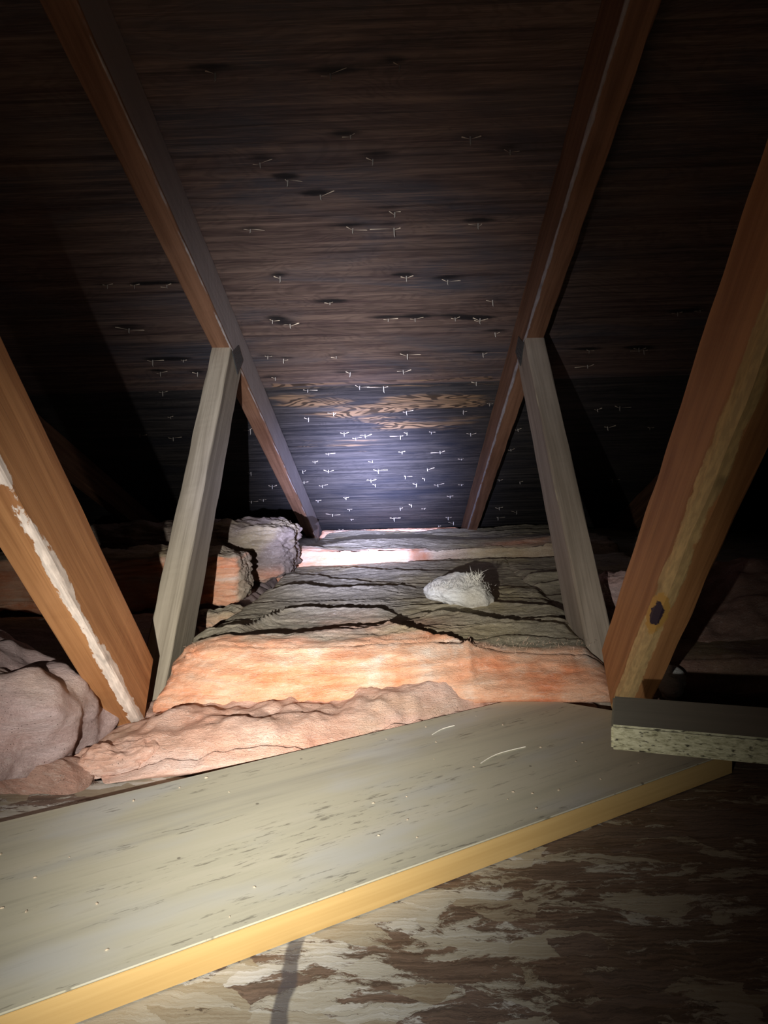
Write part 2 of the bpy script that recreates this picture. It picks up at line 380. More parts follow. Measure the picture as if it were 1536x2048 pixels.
def roof_panel(y0, y1, xs, mat, nails, seed, off=0.0):
    o0 = nrm*(SH+off)
    sA = lambda y: (y - o0.y)/math.cos(AL)
    s0, s1 = sA(y0), sA(y1)
    mw = Matrix(((1, 0, 0, 0), (0, -tdir.y, nrm.y, o0.y), (0, -tdir.z, nrm.z, o0.z), (0, 0, 0, 1)))
    # local y = -s, so that (x, -slope, normal) is right handed
    nx = int((xs[1]-xs[0])/.0125); ny = int((s1-s0)/.0125)
    X = np.linspace(xs[0], xs[1], nx+1); Y = -np.linspace(s0, s1, ny+1)
    GX, GY = np.meshgrid(X, Y); GZ = .0006*fbm(GX*3, GY*9, seed, 3)
    V = np.stack([GX, GY, GZ], -1).reshape(-1, 3)
    top = V.copy(); top[:, 2] = .012
    nv = len(V); Fc = []
    idx = np.arange(nv).reshape(ny+1, nx+1)
    for i in range(ny):
        for j in range(nx): Fc.append((idx[i, j], idx[i, j+1], idx[i+1, j+1], idx[i+1, j]))
    c4 = [idx[0, 0], idx[0, nx], idx[ny, nx], idx[ny, 0]]
    tv = [(X[0], Y[0], .012), (X[-1], Y[0], .012), (X[-1], Y[-1], .012), (X[0], Y[-1], .012)]
    VV = list(map(tuple, V)) + tv
    a, b, c, d = nv, nv+1, nv+2, nv+3
    Fc.append((d, c, b, a))
    Fc.append(tuple([a, b] + [int(k) for k in idx[0, ::-1]])); Fc.append(tuple([c, d] + [int(k) for k in idx[ny, :]]))
    Fc.append(tuple([d, a] + [int(k) for k in idx[:, 0]])); Fc.append(tuple([b, c] + [int(k) for k in idx[::-1, nx]]))
    me = mesh_np('ceiling', VV, [tuple(int(q) for q in f) for f in Fc])
    st = np.zeros(nv+4); gd = np.zeros(nv+4); px, py = V[:, 0], V[:, 1]
    rnd = np.random.RandomState(seed)
    for (x, y) in nails:  # darkens a flat oval just upslope of each upper-sheet nail
        if y > JOINT: continue
        yy = -sA(y); wx = rnd.uniform(.022, .045); wy = rnd.uniform(.006, .010); a_ = rnd.uniform(.75, 1.1)
        st[:nv] += a_*np.exp(-((px-x-rnd.uniform(-.01, .01))/wx)**2 - ((py-yy-.006)/wy)**2)
    if y0 >= JOINT-.01:
        for (x, y, wx, wy, a_) in ((.12, 1.84, .14, .050, 1.05), (.10, 1.97, .16, .045, .85), (-.17, 1.81, .11, .04, .85), (-.08, 1.88, .15, .05, .65), (-.12, 2.08, .2, .03, .45), (0, 1.752, .4, .006, .6)):
            gd[:nv] += a_*np.exp(-np.abs((px-x)/wx)**4 - np.abs((py+sA(y))/wy)**4)
    else:
        gd[:nv] += .8*np.exp(-np.abs((py+sA(JOINT-.012))/.012)**2)*(np.abs(px) < .27)
    for nm, arr in (('blotch', st), ('gold', gd)):
        at = me.attributes.new(nm, 'FLOAT', 'POINT'); at.data.foreach_set('value', arr.astype(np.float32))
    o = link('ceiling', me, None, mat, mw); o['kind'] = 'structure'
    return o, sA

m_ru = roof_mat('sheathing upper', (.190, .126, .094), (.066, .040, .036), (.26, .155, .085), (.080, .078, .090), 3)
m_rl = roof_mat('sheathing lower', (.085, .072, .062), (.017, .016, .017), (.30, .18, .09), (.022, .023, .030), 8)
up, sAu = roof_panel(-.10, JOINT-.0015, (-1.75, 1.95), m_ru, NU, 3)
lw, sAl = roof_panel(JOINT+.0015, 3.02, (-1.75, 1.95), m_rl, NL, 8, .0025)
tag(up, 'upper sheet of dark reddish plywood roof sheathing pierced by nails', 'roof sheathing')
tag(lw, 'lower sheet of blackened plywood roof sheathing with golden grain patches', 'roof sheathing')

# nail points coming through the plywood, each with torn slivers of veneer
m_nail = simple('nail metal', (.45, .40, .33), .5, .3, 200)
m_spl = simple('torn veneer', (.55, .44, .31), .8, 0, 300, .3)
def sliver(p, dirv, L, w_, lift):
    d = Vector(dirv).normalized(); n = Vector((0, 0, 1)); s = d.cross(n).normalized()
    p = Vector(p); q = p + d*L - n*lift
    V = [p+s*w_, p-s*w_, p-n*w_*1.2, q]; b = [(0, 2, 3), (2, 1, 3), (1, 0, 3), (0, 1, 2)]
    return V, b
def nail_mesh(seed):
    rd = random.Random(seed); L = rd.uniform(.008, .017); a = rd.uniform(0, 6); r = .0013
    bm = bmesh.new()
    tip = bm.verts.new((rd.uniform(-.002, .002), -L*.3, -L)); prev = None
    for zz, rr in ((.002, r), (-L*.7, r*.9)):
        ring = [bm.verts.new((rr*math.cos(k*1.0472), -(.002-zz)*.3 + rr*math.sin(k*1.0472), zz)) for k in range(6)]
        if prev:
            for k in range(6): bm.faces.new((prev[k], prev[(k+1) % 6], ring[(k+1) % 6], ring[k]))
        prev = ring
    for k in range(6): bm.faces.new((prev[k], prev[(k+1) % 6], tip))
    me = bpy.data.meshes.new('nail_point'); bm.to_mesh(me); bm.free(); me.materials.append(m_nail)
    V, Fc = [], []
    kind = rd.random()
    for sgn in ((-1, 1) if kind < .75 else (rd.choice((-1, 1)),)):
        LL = rd.uniform(.010, .034)*(1.5 if rd.random() < .15 else 1)
        lf = rd.uniform(.002, .008); LL = LL*rd.uniform(.5, 1)
        v, f = sliver((sgn*LL, rd.uniform(-.003, .003), .0004), (-sgn, rd.uniform(-.12, .12), 0), LL*1.0, rd.uniform(.0007, .0016), lf)
        k = len(V); V += v; Fc += [tuple(k+i for i in q) for q in f]
    m2 = mesh_np('splinter', V, Fc); m2.materials.append(m_spl)
    return me, m2
variants = [nail_mesh(i) for i in range(40)]
for (panel, sA, lst) in ((up, sAu, NU), (lw, sAl, NL)):
    pts = list(lst)
    rd = random.Random(5)
    for i, (x, y) in enumerate(pts[:98]):
        a, b = variants[rd.randrange(len(variants))]
        loc = Matrix.Translation((x, -sA(y), 0)) @ Matrix.Rotation(rd.uniform(-.3, .3), 4, 'Z') @ Matrix.Scale(rd.uniform(.55, 1.0), 4)
        n_ = bpy.data.objects.new('nail_point', a); col.objects.link(n_); n_.parent = panel; n_.matrix_local = loc
        s_ = bpy.data.objects.new('splinter', b); col.objects.link(s_); s_.parent = n_

# floor under everything: the plasterboard of the room below
m_floor = simple('plasterboard', (.30, .27, .24), .9, 0, 30)
fl = slab('floor', [(-1.75, -.6), (1.95, -.6), (1.95, 3.3), (-1.75, 3.3)], -.435, -.421, Matrix.Identity(4), [m_floor]); fl['kind'] = 'structure'
# eave blocking closing the roof edge
ev = slab('trim_1', [(-1.75, 3.0), (1.95, 3.0), (1.95, 3.03), (-1.75, 3.03)], -.420, -.29, Matrix.Identity(4), [simple('eave board', (.25, .17, .10), .8)]); ev['kind'] = 'structure'

# ================================================================= TRUSSES
W_ORANGE = ((.50, .24, .095), (.29, .12, .042))
W_BROWN = ((.27, .135, .072), (.14, .062, .030))
W_GREY = ((.42, .355, .26), (.22, .18, .125))
def near_s(e, c0, sgn, P):   # local s of a world yz point
    return P[0]*math.cos(e) + P[1]*math.sin(e)
def cutline(e, c0, sgn, p1, p2):
    """s where the plane through the yz points p1,p2 cuts this member at depth q"""
    n1 = Vector((p2[1]-p1[1], -(p2[0]-p1[0])))
    d = Vector((math.cos(e), math.sin(e))); q = Vector((-math.sin(e), math.cos(e)))
    def f(z):
        P = q*(c0+sgn*z); den = d.dot(n1)
        return (Vector(p1)-P).dot(n1)/den
    return f
def truss(x, side, label, seed, mats):
    """side = +1 when the face towards the viewer is on +x"""
    t = empty('roof_truss', (x, .93, -.334)); tag(t, label, 'roof truss')
    # rafter (fam r): local Y = -x  -> inner side sign
    inY = -side
    member('rafter', t, 'r', x, cutline(-AL, RC, 1, (-.09, 0), (-.09, 1)), cutline(-AL, RC, 1, (2.96, 0), (2.96, 1)), mats[0], .0035, inY, seed, 160)
    # short web: local Y = +x
    member('short_web', t, 's', x, cutline(BE, SC, -1, (0, -.334), (1, -.334)), cutline(BE, SC, -1, (0, (RC)/math.cos(AL)), (1, RC/math.cos(AL)-math.tan(AL))), mats[1], .004, side, seed+1, 50)
    # long web
    c1 = cutline(-GA, LC, 1, (.893, -.235), (.855, -.295)); c2 = cutline(-GA, LC, 1, (0, -.334), (1, -.334))
    member('long_web', t, 'l', x, cutline(-GA, LC, 1, (0, RC/math.cos(AL)), (1, RC/math.cos(AL)-math.tan(AL))), lambda z: min(c1(z), c2(z)), mats[2], .005 if side > 0 else .015, inY, seed+2, 90)
    # bottom chord
    mw = Matrix(((0, 1, 0, x), (1, 0, 0, 0), (0, 0, -1, -.3345), (0, 0, 0, 1)))
    member('bottom_chord', t, mw, x, lambda z: -.5, lambda z: 2.99, mats[3], 0, 0, seed+3, 30)
    return t
def plates(t, x, side):
    xs_ = x + side*T
    def plate(pts, name='nail_plate'):
        V = [(xs_ + side*.0004, y, z) for y, z in pts] + [(xs_ + side*.0018, y, z) for y, z in pts]
        k = len(pts); Fc = [tuple(range(k)), tuple(reversed(range(k, 2*k)))] + [(i, i+k, (i+1) % k+k, (i+1) % k) for i in range(k)]
        # punched teeth slots as little raised ribs
        P = [Vector(p) for p in pts]
        for a in range(1, 8):
            for b in range(1, 5):
                u, v = a/8, b/5
                c = P[0]*(1-u)*(1-v) + P[1]*u*(1-v) + P[2]*u*v + P[3]*(1-u)*v
                e1 = (P[1]-P[0]).normalized()*.003; e2 = (P[3]-P[0]).normalized()*.0012
                i0 = len(V)
                for s1_, s2_ in ((-1, -1), (1, -1), (1, 1), (-1, 1)):
                    q = c + e1*s1_ + e2*s2_; V.append((xs_ + side*.0017, q.x, q.y))
                V.append((xs_ + side*.0032, c.x, c.y))
                for k2 in range(4): Fc.append((i0+k2, i0+(k2+1) % 4, i0+4))
        me = mesh_np(name, V, Fc); bm = bmesh.new(); bm.from_mesh(me); bmesh.ops.recalc_face_normals(bm, faces=bm.faces); bm.to_mesh(me); bm.free()
        o = link(name, me, None, m_plate); o.parent = t; o.matrix_parent_inverse = t.matrix_world.inverted(); return o
    plate([(1.405, .235), (1.462, .258), (1.500, .232), (1.443, .196)])
m_plate = simple('galvanised plate', (.11, .115, .11), .42, .7, 300, .6)

LAV = (.50, .44, .42)
ml = [lumber_mat('rafter wood left', *W_BROWN, side=-1, stripe=(.46, .40, .36), w0=.0022, side_tint=(.46, .39, .36), seed=1),
      lumber_mat('short web wood left', *W_GREY, side=1, stripe=(.50, .40, .26), w0=.0014, seed=2),
      lumber_mat('long web wood left', *W_ORANGE, side=-1, stripe=(.88, .74, .62), w0=.0085, rag=1.0, seed=3),
      lumber_mat('chord wood', *W_BROWN, seed=4)]
knotP = None
mr = [lumber_mat('rafter wood right', *W_BROWN, side=1, stripe=(.36, .32, .32), w0=.0040, seed=5),
      lumber_mat('short web wood right', (.40, .325, .25), (.24, .19, .14), side=-1, stripe=(.48, .40, .28), w0=.0014, seed=6),
      lumber_mat('long web wood right', *W_ORANGE, side=1, stripe=(.62, .42, .19), w0=.0150, rag=.25, knot=(.588, .0145, .0045), seed=7),
      ml[3]]
tl = truss(-H, 1, 'left of the two brightly lit roof trusses, orange web with white wane strip', 1, ml)
tr = truss(H, -1, 'right of the two brightly lit roof trusses, orange web with dark knot hole', 6, mr)
plates(tl, -H, 1); plates(tr, H, -1)
mdk = lumber_mat('dim truss wood', *W_BROWN, seed=9)
truss(-3*H, 1, 'dim roof truss in the dark at the far left edge', 11, [mdk]*4)
truss(3*H, -1, 'dim roof truss in the dark beyond the right orange web', 15, [mdk]*4)

# ================================================================= BOARDS
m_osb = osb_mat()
osb_poly = [(-1.2, .587), (-.388, .711), (.27, .812), (1.3, .97), (1.3, -.45), (-1.2, -.45)]
def ragged(poly):
    out = []
    for i, (a, b) in enumerate(zip(poly, poly[1:]+poly[:1])):
        if i < 3:
            n = int(math.hypot(b[0]-a[0], b[1]-a[1])/.012)
            for k in range(n):
                t = k/n; out.append((a[0]+(b[0]-a[0])*t, a[1]+(b[1]-a[1])*t + random.uniform(-.0018, .0018)))
        else: out.append(a)
    return out
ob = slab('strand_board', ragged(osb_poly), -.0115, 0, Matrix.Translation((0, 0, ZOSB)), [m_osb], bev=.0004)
tag(ob, 'worn brown flaky strand board sheet covering the joists in the foreground', 'floor board')

# long shelf board lying diagonally
m_top = melamine_mat(); m_edge = edge_mat(); m_chip = chip_mat(); m_sf = chip_mat(True)
U = Vector((.856, .517)); U.normalize(); Vn = Vector((-U.y, U.x))
O2 = Vector((.192, .906))
def loc2(p): q = Vector(p)-O2; return (q.dot(U), q.dot(Vn))
B = (0.0, 0.0)
C1 = loc2((.400, .775)); D1 = loc2((.372, .708))
wd = -.2535
poly = [(-1.05, 0), B, C1, (D1[0], wd), (-1.05, wd)]
mw = Matrix(((U.x, Vn.x, 0, O2.x), (U.y, Vn.y, 0, O2.y), (0, 0, 1, ZSH), (0, 0, 0, 1)))
sb = empty('shelf_board', (O2.x + U.x*-.4 + Vn.x*-.12, O2.y + U.y*-.4 + Vn.y*-.12, ZOSB)); tag(sb, 'long grey shelf board with yellow front edge lying diagonally on the strand board', 'board')
pn_ = slab('panel', poly, -.0215, 0, Matrix.Identity(4), [m_top], None, .001)
pn_.parent = sb; pn_.matrix_local = sb.matrix_world.inverted() @ mw
pe = slab('edge_strip', [(-1.05, wd-.0012), (D1[0], wd-.0012), (D1[0], wd-.0001), (-1.05, wd-.0001)], -.0212, -.0006, Matrix.Identity(4), [m_edge], None, .0003)
pe.parent = sb; pe.matrix_local = sb.matrix_world.inverted() @ mw; pe['label'] = 'yellow varnished edge strip'

# small chipboard offcut standing higher at the right, its far end carried outside the picture
A0 = Vector((.193, .5375)); dr = Vector((.104, -.0335)).normalized(); dn = Vector((-dr.y, dr.x))
mwc = Matrix(((dr.x, dn.x, 0, A0.x), (dr.y, dn.y, 0, A0.y), (0, 0, 1, -.202), (0, 0, 0, 1)))
cb = slab('chipboard_offcut', [(0, 0), (.42, 0), (.42, .0725), (0, .0725)], -.0195, 0, mwc, [m_sf, m_chip], None, .0016, lambda f: 0 if abs(f.normal.z) > .8 else 1)
tag(cb, 'short chipboard offcut with raw speckled edge jutting in from the right', 'board')
blk = slab('wood_block', [(.30, -.02), (.40, -.02), (.40, .09), (.30, .09)], ZOSB+.202, -.0196, mwc, [simple('block wood', (.35, .24, .13), .8)], None, .002)
tag(blk, 'wooden block on the strand board carrying the far end of the chipboard offcut', 'block')

# loose glass fibres on the shelf board
m_fib = simple('glass fibre', (.85, .80, .68), .6, 0, 50, .1)
def fibre(pts, r, label):
    cu = bpy.data.curves.new('loose_fibre', 'CURVE'); cu.dimensions = '3D'; cu.bevel_depth = r; cu.bevel_resolution = 1
    sp = cu.splines.new('NURBS'); sp.points.add(len(pts)-1); sp.use_endpoint_u = True; sp.order_u = 3
    for p, q in zip(sp.points, pts): p.co = (*q, 1)
    tmp = bpy.data.objects.new('tmp', cu); col.objects.link(tmp)
    me = bpy.data.meshes.new_from_object(tmp.evaluated_get(bpy.context.evaluated_depsgraph_get())); bpy.data.objects.remove(tmp)
    o = link('loose_fibre', me, None, m_fib); o.data.materials.clear(); o.data.materials.append(m_fib); tag(o, label, 'fibre'); return o
zf = ZSH + .0006
fibre([(.065, .778, zf), (.073, .791, zf), (.083, .800, zf), (.092, .805, zf)], .0005, 'short pale fibre curving on the grey shelf board, farther of two')
fibre([(.110, .699, zf), (.122, .716, zf), (.142, .730, zf), (.162, .739, zf)], .0005, 'longer pale fibre curving on the grey shelf board, nearer of two')

# ================================================================= INSULATION
m_ins = insul_mat('glass wool dusty')
m_ins2 = insul_mat('glass wool faced', .14, (.74, .48, .36), (.46, .25, .17), [(.28, (.66, .29, .19)), (.45, (.80, .46, .33)), (.58, (.84, .57, .46)), (.75, (.90, .74, .66))])
m_mauve = insul_mat('glass wool mauve', .12, (.68, .54, .51), (.34, .23, .20), [(.25, (.74, .30, .20)), (.42, (.76, .48, .42)), (.6, (.78, .58, .55)), (.8, (.86, .74, .71))])
m_brn = insul_mat('glass wool tan', 0, (.34, .27, .21), (.17, .125, .095))
m_white = insul_mat('glass wool white', 0, (.78, .75, .66), (.55, .50, .42), [(.2, (.74, .62, .50)), (.5, (.82, .80, .74)), (.8, (.90, .90, .88))])
m_dk = insul_mat('glass wool brownish', .3, (.36, .26, .21), (.18, .11, .085), [(.25, (.42, .18, .12)), (.6, (.55, .34, .26)), (.8, (.60, .45, .38))])

def add_attr(me, name, arr):
    at = me.attributes.new(name, 'FLOAT', 'POINT'); at.data.foreach_set('value', np.asarray(arr, np.float32))

def folds(X, Y, seed, fy=9.0, amp=.010):
    """overlapping sheets of glass wool: slow rise away from the viewer, then a ragged drop"""
    w1 = .050*fbm(X*2.2, Y*2.8, seed, 3) + .007*fbm(X*18, Y*10, seed+4, 3)
    def sheets(f, s_, jit, cov, xs):
        ph = (Y + w1*jit + .005*fbm(X*26, Y*14, s_+8, 3))*f + 1.2*pn(X*1.8, Y*2.2, s_+9)
        k = np.floor(ph); fr = ph-k
        a = np.clip(cov + 1.5*pn(k*1.37+.31, X*xs, s_+2.5), 0, 1.25)
        return a*fr**1.3*(1-sstep(.93, 1.0, fr))
    z = sheets(fy, seed, 1.0, .45, 3.0) + .42*sheets(fy*2.3, seed+31, 1.15, .15, 5.0) + .22*sheets(fy*5.1, seed+57, 1.3, .10, 8.0)
    return amp*z + .0018*fbm(X*26, Y*40, seed+1, 3) + .0010*fbm(X*110, Y*150, seed+3, 2)

def batt(name, x0, x1, yf, yb, ztop, zb, mat, label, seed=0, res=.0035, slope=.03, fold=(9.0, .010), creases=(), fresh_edge=.0, fresh_top=None,
         endr=.03, face_amp=.008, group=None, xw=None, cat='insulation', resy=None, fr_face=1.0):
    nx = max(12, int((x1-x0)/res)); L_ = np.linspace(0, 1, nx+1); X1 = x0+(x1-x0)*L_
    resy = resy or res
    nf = 26; ntp = max(10, int((yb(0)-yf(0))/resy)); nb = 6
    rows = []
    YF, YB = yf(X1), yb(X1)
    endf = np.clip(np.minimum(X1-x0, x1-X1)/endr, 0, 1); endf = np.sqrt(1-(1-endf)**2)
    def zt(X, Y):
        z = ztop(X, Y) + folds(X, Y, seed, *fold)
        for pts, A, Lc in creases:
            px = np.array([p[0] for p in pts]); py = np.array([p[1] for p in pts])
            yc = np.interp(X, px, py) + .010*fbm(X*14, 0*X, seed+3, 3); f = sstep(px[0]-.03, px[0]+.02, X)*(1-sstep(px[-1]-.02, px[-1]+.03, X))
            dd = yc-Y
            z = z + f*np.where(dd > 0, A*np.exp(-np.maximum(dd, 0)/Lc), A*np.exp(dd*160)) - f*np.where(dd < 0, .4*A*np.exp(np.minimum(dd, 0)/.03)*(1-np.exp(dd*160)), 0)
        return z
    nr = 8
    crest_y = YF + slope
    Zc = zt(X1, crest_y)
    for i in range(nf):                       # front face, bottom to top
        t = i/nf
        z = zb + (Zc-zb)*(1-(1-t)**1.0)
        y = YF + slope*(t**1.6) + .018*np.maximum(0, t-.75)**2*6*0
        bul = -.010*np.sin(math.pi*min(1, t*1.05))
        dsp = face_amp*(fbm(X1*5, z*28, seed+20, 3)*1.1 + .55*fbm(X1*18, z*110, seed+30, 3) + .2*fbm(X1*70, z*260, seed+31, 2))
        rows.append(np.stack([X1, y+bul+dsp*min(1, .3+t*2), z], -1))
    for i in range(ntp+1):
        t = i/ntp; Y = crest_y + (YB-crest_y)*t
        z = zt(X1, Y)
        rr = np.clip(t*(YB-crest_y)/.012, 0, 1)
        z = z - .004*(1-rr)**2
        zr = np.clip((1-t)*(YB-crest_y)/.02, 0, 1); z = z - (1-np.sqrt(1-(1-zr)**2))*.03
        rows.append(np.stack([X1, Y, z], -1))
    zl = rows[-1][:, 2]
    for i in range(1, nb+1):
        t = i/nb; rows.append(np.stack([X1, YB + .004*math.sin(t*3.1), zl + (zb-zl)*t], -1))
    A = np.array(rows)                        # (nrows, nx+1, 3)
    # rounded, ragged ends
    hz = A[..., 2]-zb; A[..., 2] = zb + hz*(.25+.75*endf)[None, :]
    xs_ = .010*fbm(A[..., 1]*22, A[..., 2]*40, seed+50, 3)
    A[..., 0] += xs_*(1-sstep(.0, .12, np.minimum(L_, 1-L_)))[None, :]
    if xw is not None: A[..., 0] += xw(A[..., 1])
    n0, n1 = A.shape[:2]; V = A.reshape(-1, 3)
    I = np.arange(n0*n1).reshape(n0, n1)
    q = np.stack([I[:-1, :-1], I[:-1, 1:], I[1:, 1:], I[1:, :-1]], -1).reshape(-1, 4)
    Fc = [tuple(map(int, f)) for f in q]
    Fc += [tuple(int(k) for k in [I[-1, j], I[-1, j+1], I[0, j+1], I[0, j]]) for j in range(n1-1)]
    Fc.append(tuple(int(k) for k in I[:, 0])); Fc.append(tuple(int(k) for k in I[::-1, -1]))
    me = mesh_np(name, V, Fc)
    t_row = np.concatenate([np.zeros(nf), np.linspace(0, 1, ntp+1), np.ones(nb)])[:, None]
    isf = np.concatenate([np.ones(nf), np.zeros(ntp+1), np.zeros(nb)])[:, None]
    dist = A[..., 1]-(crest_y)[None, :]
    nz = fbm(A[..., 0]*7, A[..., 1]*16, seed+60, 3)
    fr = np.where(isf > 0, fr_face(A[..., 0]) if callable(fr_face) else fr_face, (fr_face(A[..., 0]) if callable(fr_face) else fr_face)*(1-sstep(-.004, .022, dist - fresh_edge - .03*nz)))
    if fresh_top is not None: fr = np.maximum(fr, fresh_top(A[..., 0], A[..., 1], nz)*(1-isf))
    add_attr(me, 'fresh', np.clip(fr, 0, 1).reshape(-1))
    bm = bmesh.new(); bm.from_mesh(me); bmesh.ops.recalc_face_normals(bm, faces=bm.faces); bm.to_mesh(me); bm.free()
    # origin at the base centre
    c = Vector(((x0+x1)/2, float(YF.mean()+YB.mean())/2, zb)); me.transform(Matrix.Translation(-c))
    o = link(name, me, None, mat, Matrix.Translation(c), True)
    tag(o, label, cat, group); return o

def blob(name, c, size, mat, label, rot=(0,0,0), p=3.5, n=72, amp=.008, seed=0, fresh=None, lam=40, cat='insulation', lump=.02, zmin=None, zfloor=None):
    """a torn chunk: rounded block with layered, ragged sides"""
    V = []; Fc = []; idx = {}
    bm = bmesh.new(); bmesh.ops.create_cube(bm, size=2)
    bmesh.ops.subdivide_edges(bm, edges=bm.edges[:], cuts=n//2, use_grid_fill=True)
    P = np.array([v.co for v in bm.verts])
    r = (np.abs(P)**p).sum(1)**(1/p); P = P/r[:, None]
    N_ = np.sign(P)*np.abs(P)**(p-1); N_ /= np.linalg.norm(N_, axis=1)[:, None]
    S = np.array(size)/2; Q = P*S
    Rm = np.array(Euler(rot).to_matrix())
    W = Q@Rm.T + np.array(c)
    NW = (N_/S); NW /= np.linalg.norm(NW, axis=1)[:, None]
    a = lump*fbm(W[:, 0]*9, W[:, 1]*9, W[:, 2]*9+seed, 3) + amp*fbm(Q[:, 0]*16, Q[:, 1]*16, Q[:, 2]*lam+seed, 4, 2.2, .55) + amp*.3*fbm(Q[:, 0]*90, Q[:, 1]*90, Q[:, 2]*150+seed, 2)
    Q2 = Q + NW*a[:, None]
    if zfloor is not None: Q2[:, 2] = np.maximum(Q2[:, 2], zfloor-c[2])
    for v, q in zip(bm.verts, Q2): v.co = q
    me = bpy.data.meshes.new(name); bm.to_mesh(me); bm.free()
    fr = fresh(P, NW, W) if fresh is not None else np.ones(len(P))
    add_attr(me, 'fresh', np.clip(fr, 0, 1))
    mw_ = Matrix.Translation(c) @ Euler(rot).to_matrix().to_4x4()
    o = link(name, me, None, mat, mw_, True); tag(o, label, cat); return o

def fuzz(parent, pts, n, L, mat, seed=0, r=.00022):
    """wispy broken fibres standing off a torn edge, one piece"""
    rd = np.random.RandomState(seed); V = []; Fc = []
    pts = np.array(pts)
    for i in range(n):
        k = rd.uniform(0, len(pts)-1); j = int(k); f = k-j
        p = pts[j]*(1-f)+pts[min(j+1, len(pts)-1)]*f + rd.normal(0, .0045, 3)
        d = rd.normal(0, 1, 3); d[2] = abs(d[2])+.5; d[1] -= .4; d /= np.linalg.norm(d)
        ll = L*rd.uniform(.35, 1.1); s = np.cross(d, rd.normal(size=3)); s /= np.linalg.norm(s)
        m1 = p+d*ll*.5+s*ll*rd.uniform(-.2, .2); e = p+d*ll+s*ll*rd.uniform(-.4, .4)
        b = len(V)
        u = np.cross(d, s)
        V += [p+s*r, p-s*r*.5+u*r, p-s*r*.5-u*r, m1+s*r, m1-s*r*.5+u*r, m1-s*r*.5-u*r, e]
        for a_ in range(3):
            c_ = (a_+1) % 3
            Fc += [(b+a_, b+c_, b+3+c_, b+3+a_), (b+3+a_, b+3+c_, b+6)]
    me = mesh_np('wispy_fibre', V, Fc); me.materials.append(mat)
    o = bpy.data.objects.new('wispy_fibre', me); col.objects.link(o); o.parent = parent
    o.matrix_parent_inverse = parent.matrix_world.inverted(); o['kind'] = 'stuff'; return o

c_ = lambda v: (lambda X: np.zeros_like(np.asarray(X, float)) + v)
# back edge of the shelf board / strand board, against which the lower layer lies
def yshelf(X): return .906 + (np.asarray(X, float)-.192)*.604
low = batt('insulation_batt', -.318, .283, lambda X: np.maximum(np.minimum(yshelf(X)+.004, .868), .716+(X+.312)*.15) + .055*sstep(-.275, -.315, X), c_(1.00),
           lambda X, Y: -.312 + .030*sstep(-.01, .055, Y-np.maximum(yshelf(X), .72)) - .016*sstep(-.235, -.285, X) + .010*fbm(X*8, Y*11, 3.3, 3) + .005*fbm(X*34, Y*30, 1, 2), -.3215, m_ins2,
           'flat specked pinkish insulation layer between the pink cut edge and the shelf board', 21, .0030, .006, (2.0, .0004), fresh_edge=.0, endr=.06, face_amp=.002,
           fresh_top=lambda X, Y, n: sstep(-.6, .5, n)*.55+.35)
A_ = batt('insulation_batt', -.278, .303, lambda X: .873 - .012*np.sin((X+.27)*11) , c_(1.90),
          lambda X, Y: -.246 + .012*sstep(-.2, .0, -X)*(1-sstep(.95, 1.1, Y)) - .008*sstep(.05, .25, X)*(1-sstep(.9, 1.05, Y)) - .012*sstep(1.1, .95, Y)*sstep(-.2, -.26, X) - .006*sstep(1.2, 1.7, Y), -.300, m_ins,
          'central insulation batt with bright torn pink front edge and dusty folded top', 4, .0032, .055, (7.0, .011),
          creases=[([(-.275, 1.035), (-.205, 1.032), (-.17, 1.165), (-.121, 1.187), (-.052, 1.160), (.007, 1.154)], .016, .05),
                   ([(-.225, 1.413), (-.118, 1.399), (-.008, 1.401), (.02, 1.438)], .012, .07),
                   ([(.06, 1.15), (.11, 1.106), (.181, 1.058), (.272, 1.03)], .012, .05),
                   ([(.002, 1.019), (.031, .987), (.078, .956), (.137, .935)], .010, .03)],
          fresh_edge=.012, endr=.030, face_amp=.009, resy=.0030,
          fresh_top=lambda X, Y, n: .75*np.exp(-((X+.03)/.10)**2-((Y-1.03)/.08)**2)*sstep(-.4, .4, n+.3), xw=lambda Y: sstep(1.0, 1.5, Y)*.02)
B_ = batt('insulation_batt', -.262, .64, lambda X: 1.835 + .09*sstep(.05, .12, X)+.0*X, c_(2.76),
          lambda X, Y: -.214 - .038*sstep(1.90, 2.5, Y) - .018*sstep(.04, .14, X)*(1-sstep(1.9, 2.1, Y)) + .010*sstep(.3, .5, X), -.30, m_ins,
          'rear insulation batt with glowing orange front edge below the roof', 9, .0042, .012, (6.0, .012), fresh_edge=.004, endr=.03, face_amp=.005,
          fr_face=lambda X: 1-.85*sstep(.09, .13, X), fresh_top=lambda X, Y, n: .85*np.exp(-((X-.38)/.10)**4-((Y-2.0)/.05)**2))
E_ = batt('insulation_batt', -.282, .280, c_(2.775), c_(2.87), lambda X, Y: -.243 - .012*sstep(2.80, 2.87, Y), -.30, m_ins,
          'thin strip of pinkish insulation lit along the eave between the two rafters', 33, .005, .012, (6.0, .002), endr=.02, face_amp=.003,
          fresh_top=lambda X, Y, n: 1+0*X)
bR = batt('insulation_batt', .282, .64, c_(1.06), lambda X: 1.86+0*X, lambda X, Y: -.258 + .010*sstep(1.2, 1.6, Y), -.31, m_ins,
          'dusty insulation batt on the right behind the right short web', 14, .005, .03, (7.5, .013), fresh_edge=-.02, fr_face=.3, endr=.03)
bL = batt('insulation_batt', -.97, -.33, c_(.93), c_(1.345), lambda X, Y: -.268+0*X, -.33, m_mauve,
          'shadowed grey insulation batt left of the left truss', 17, .006, .02, (8, .010), endr=.04, fr_face=.4)
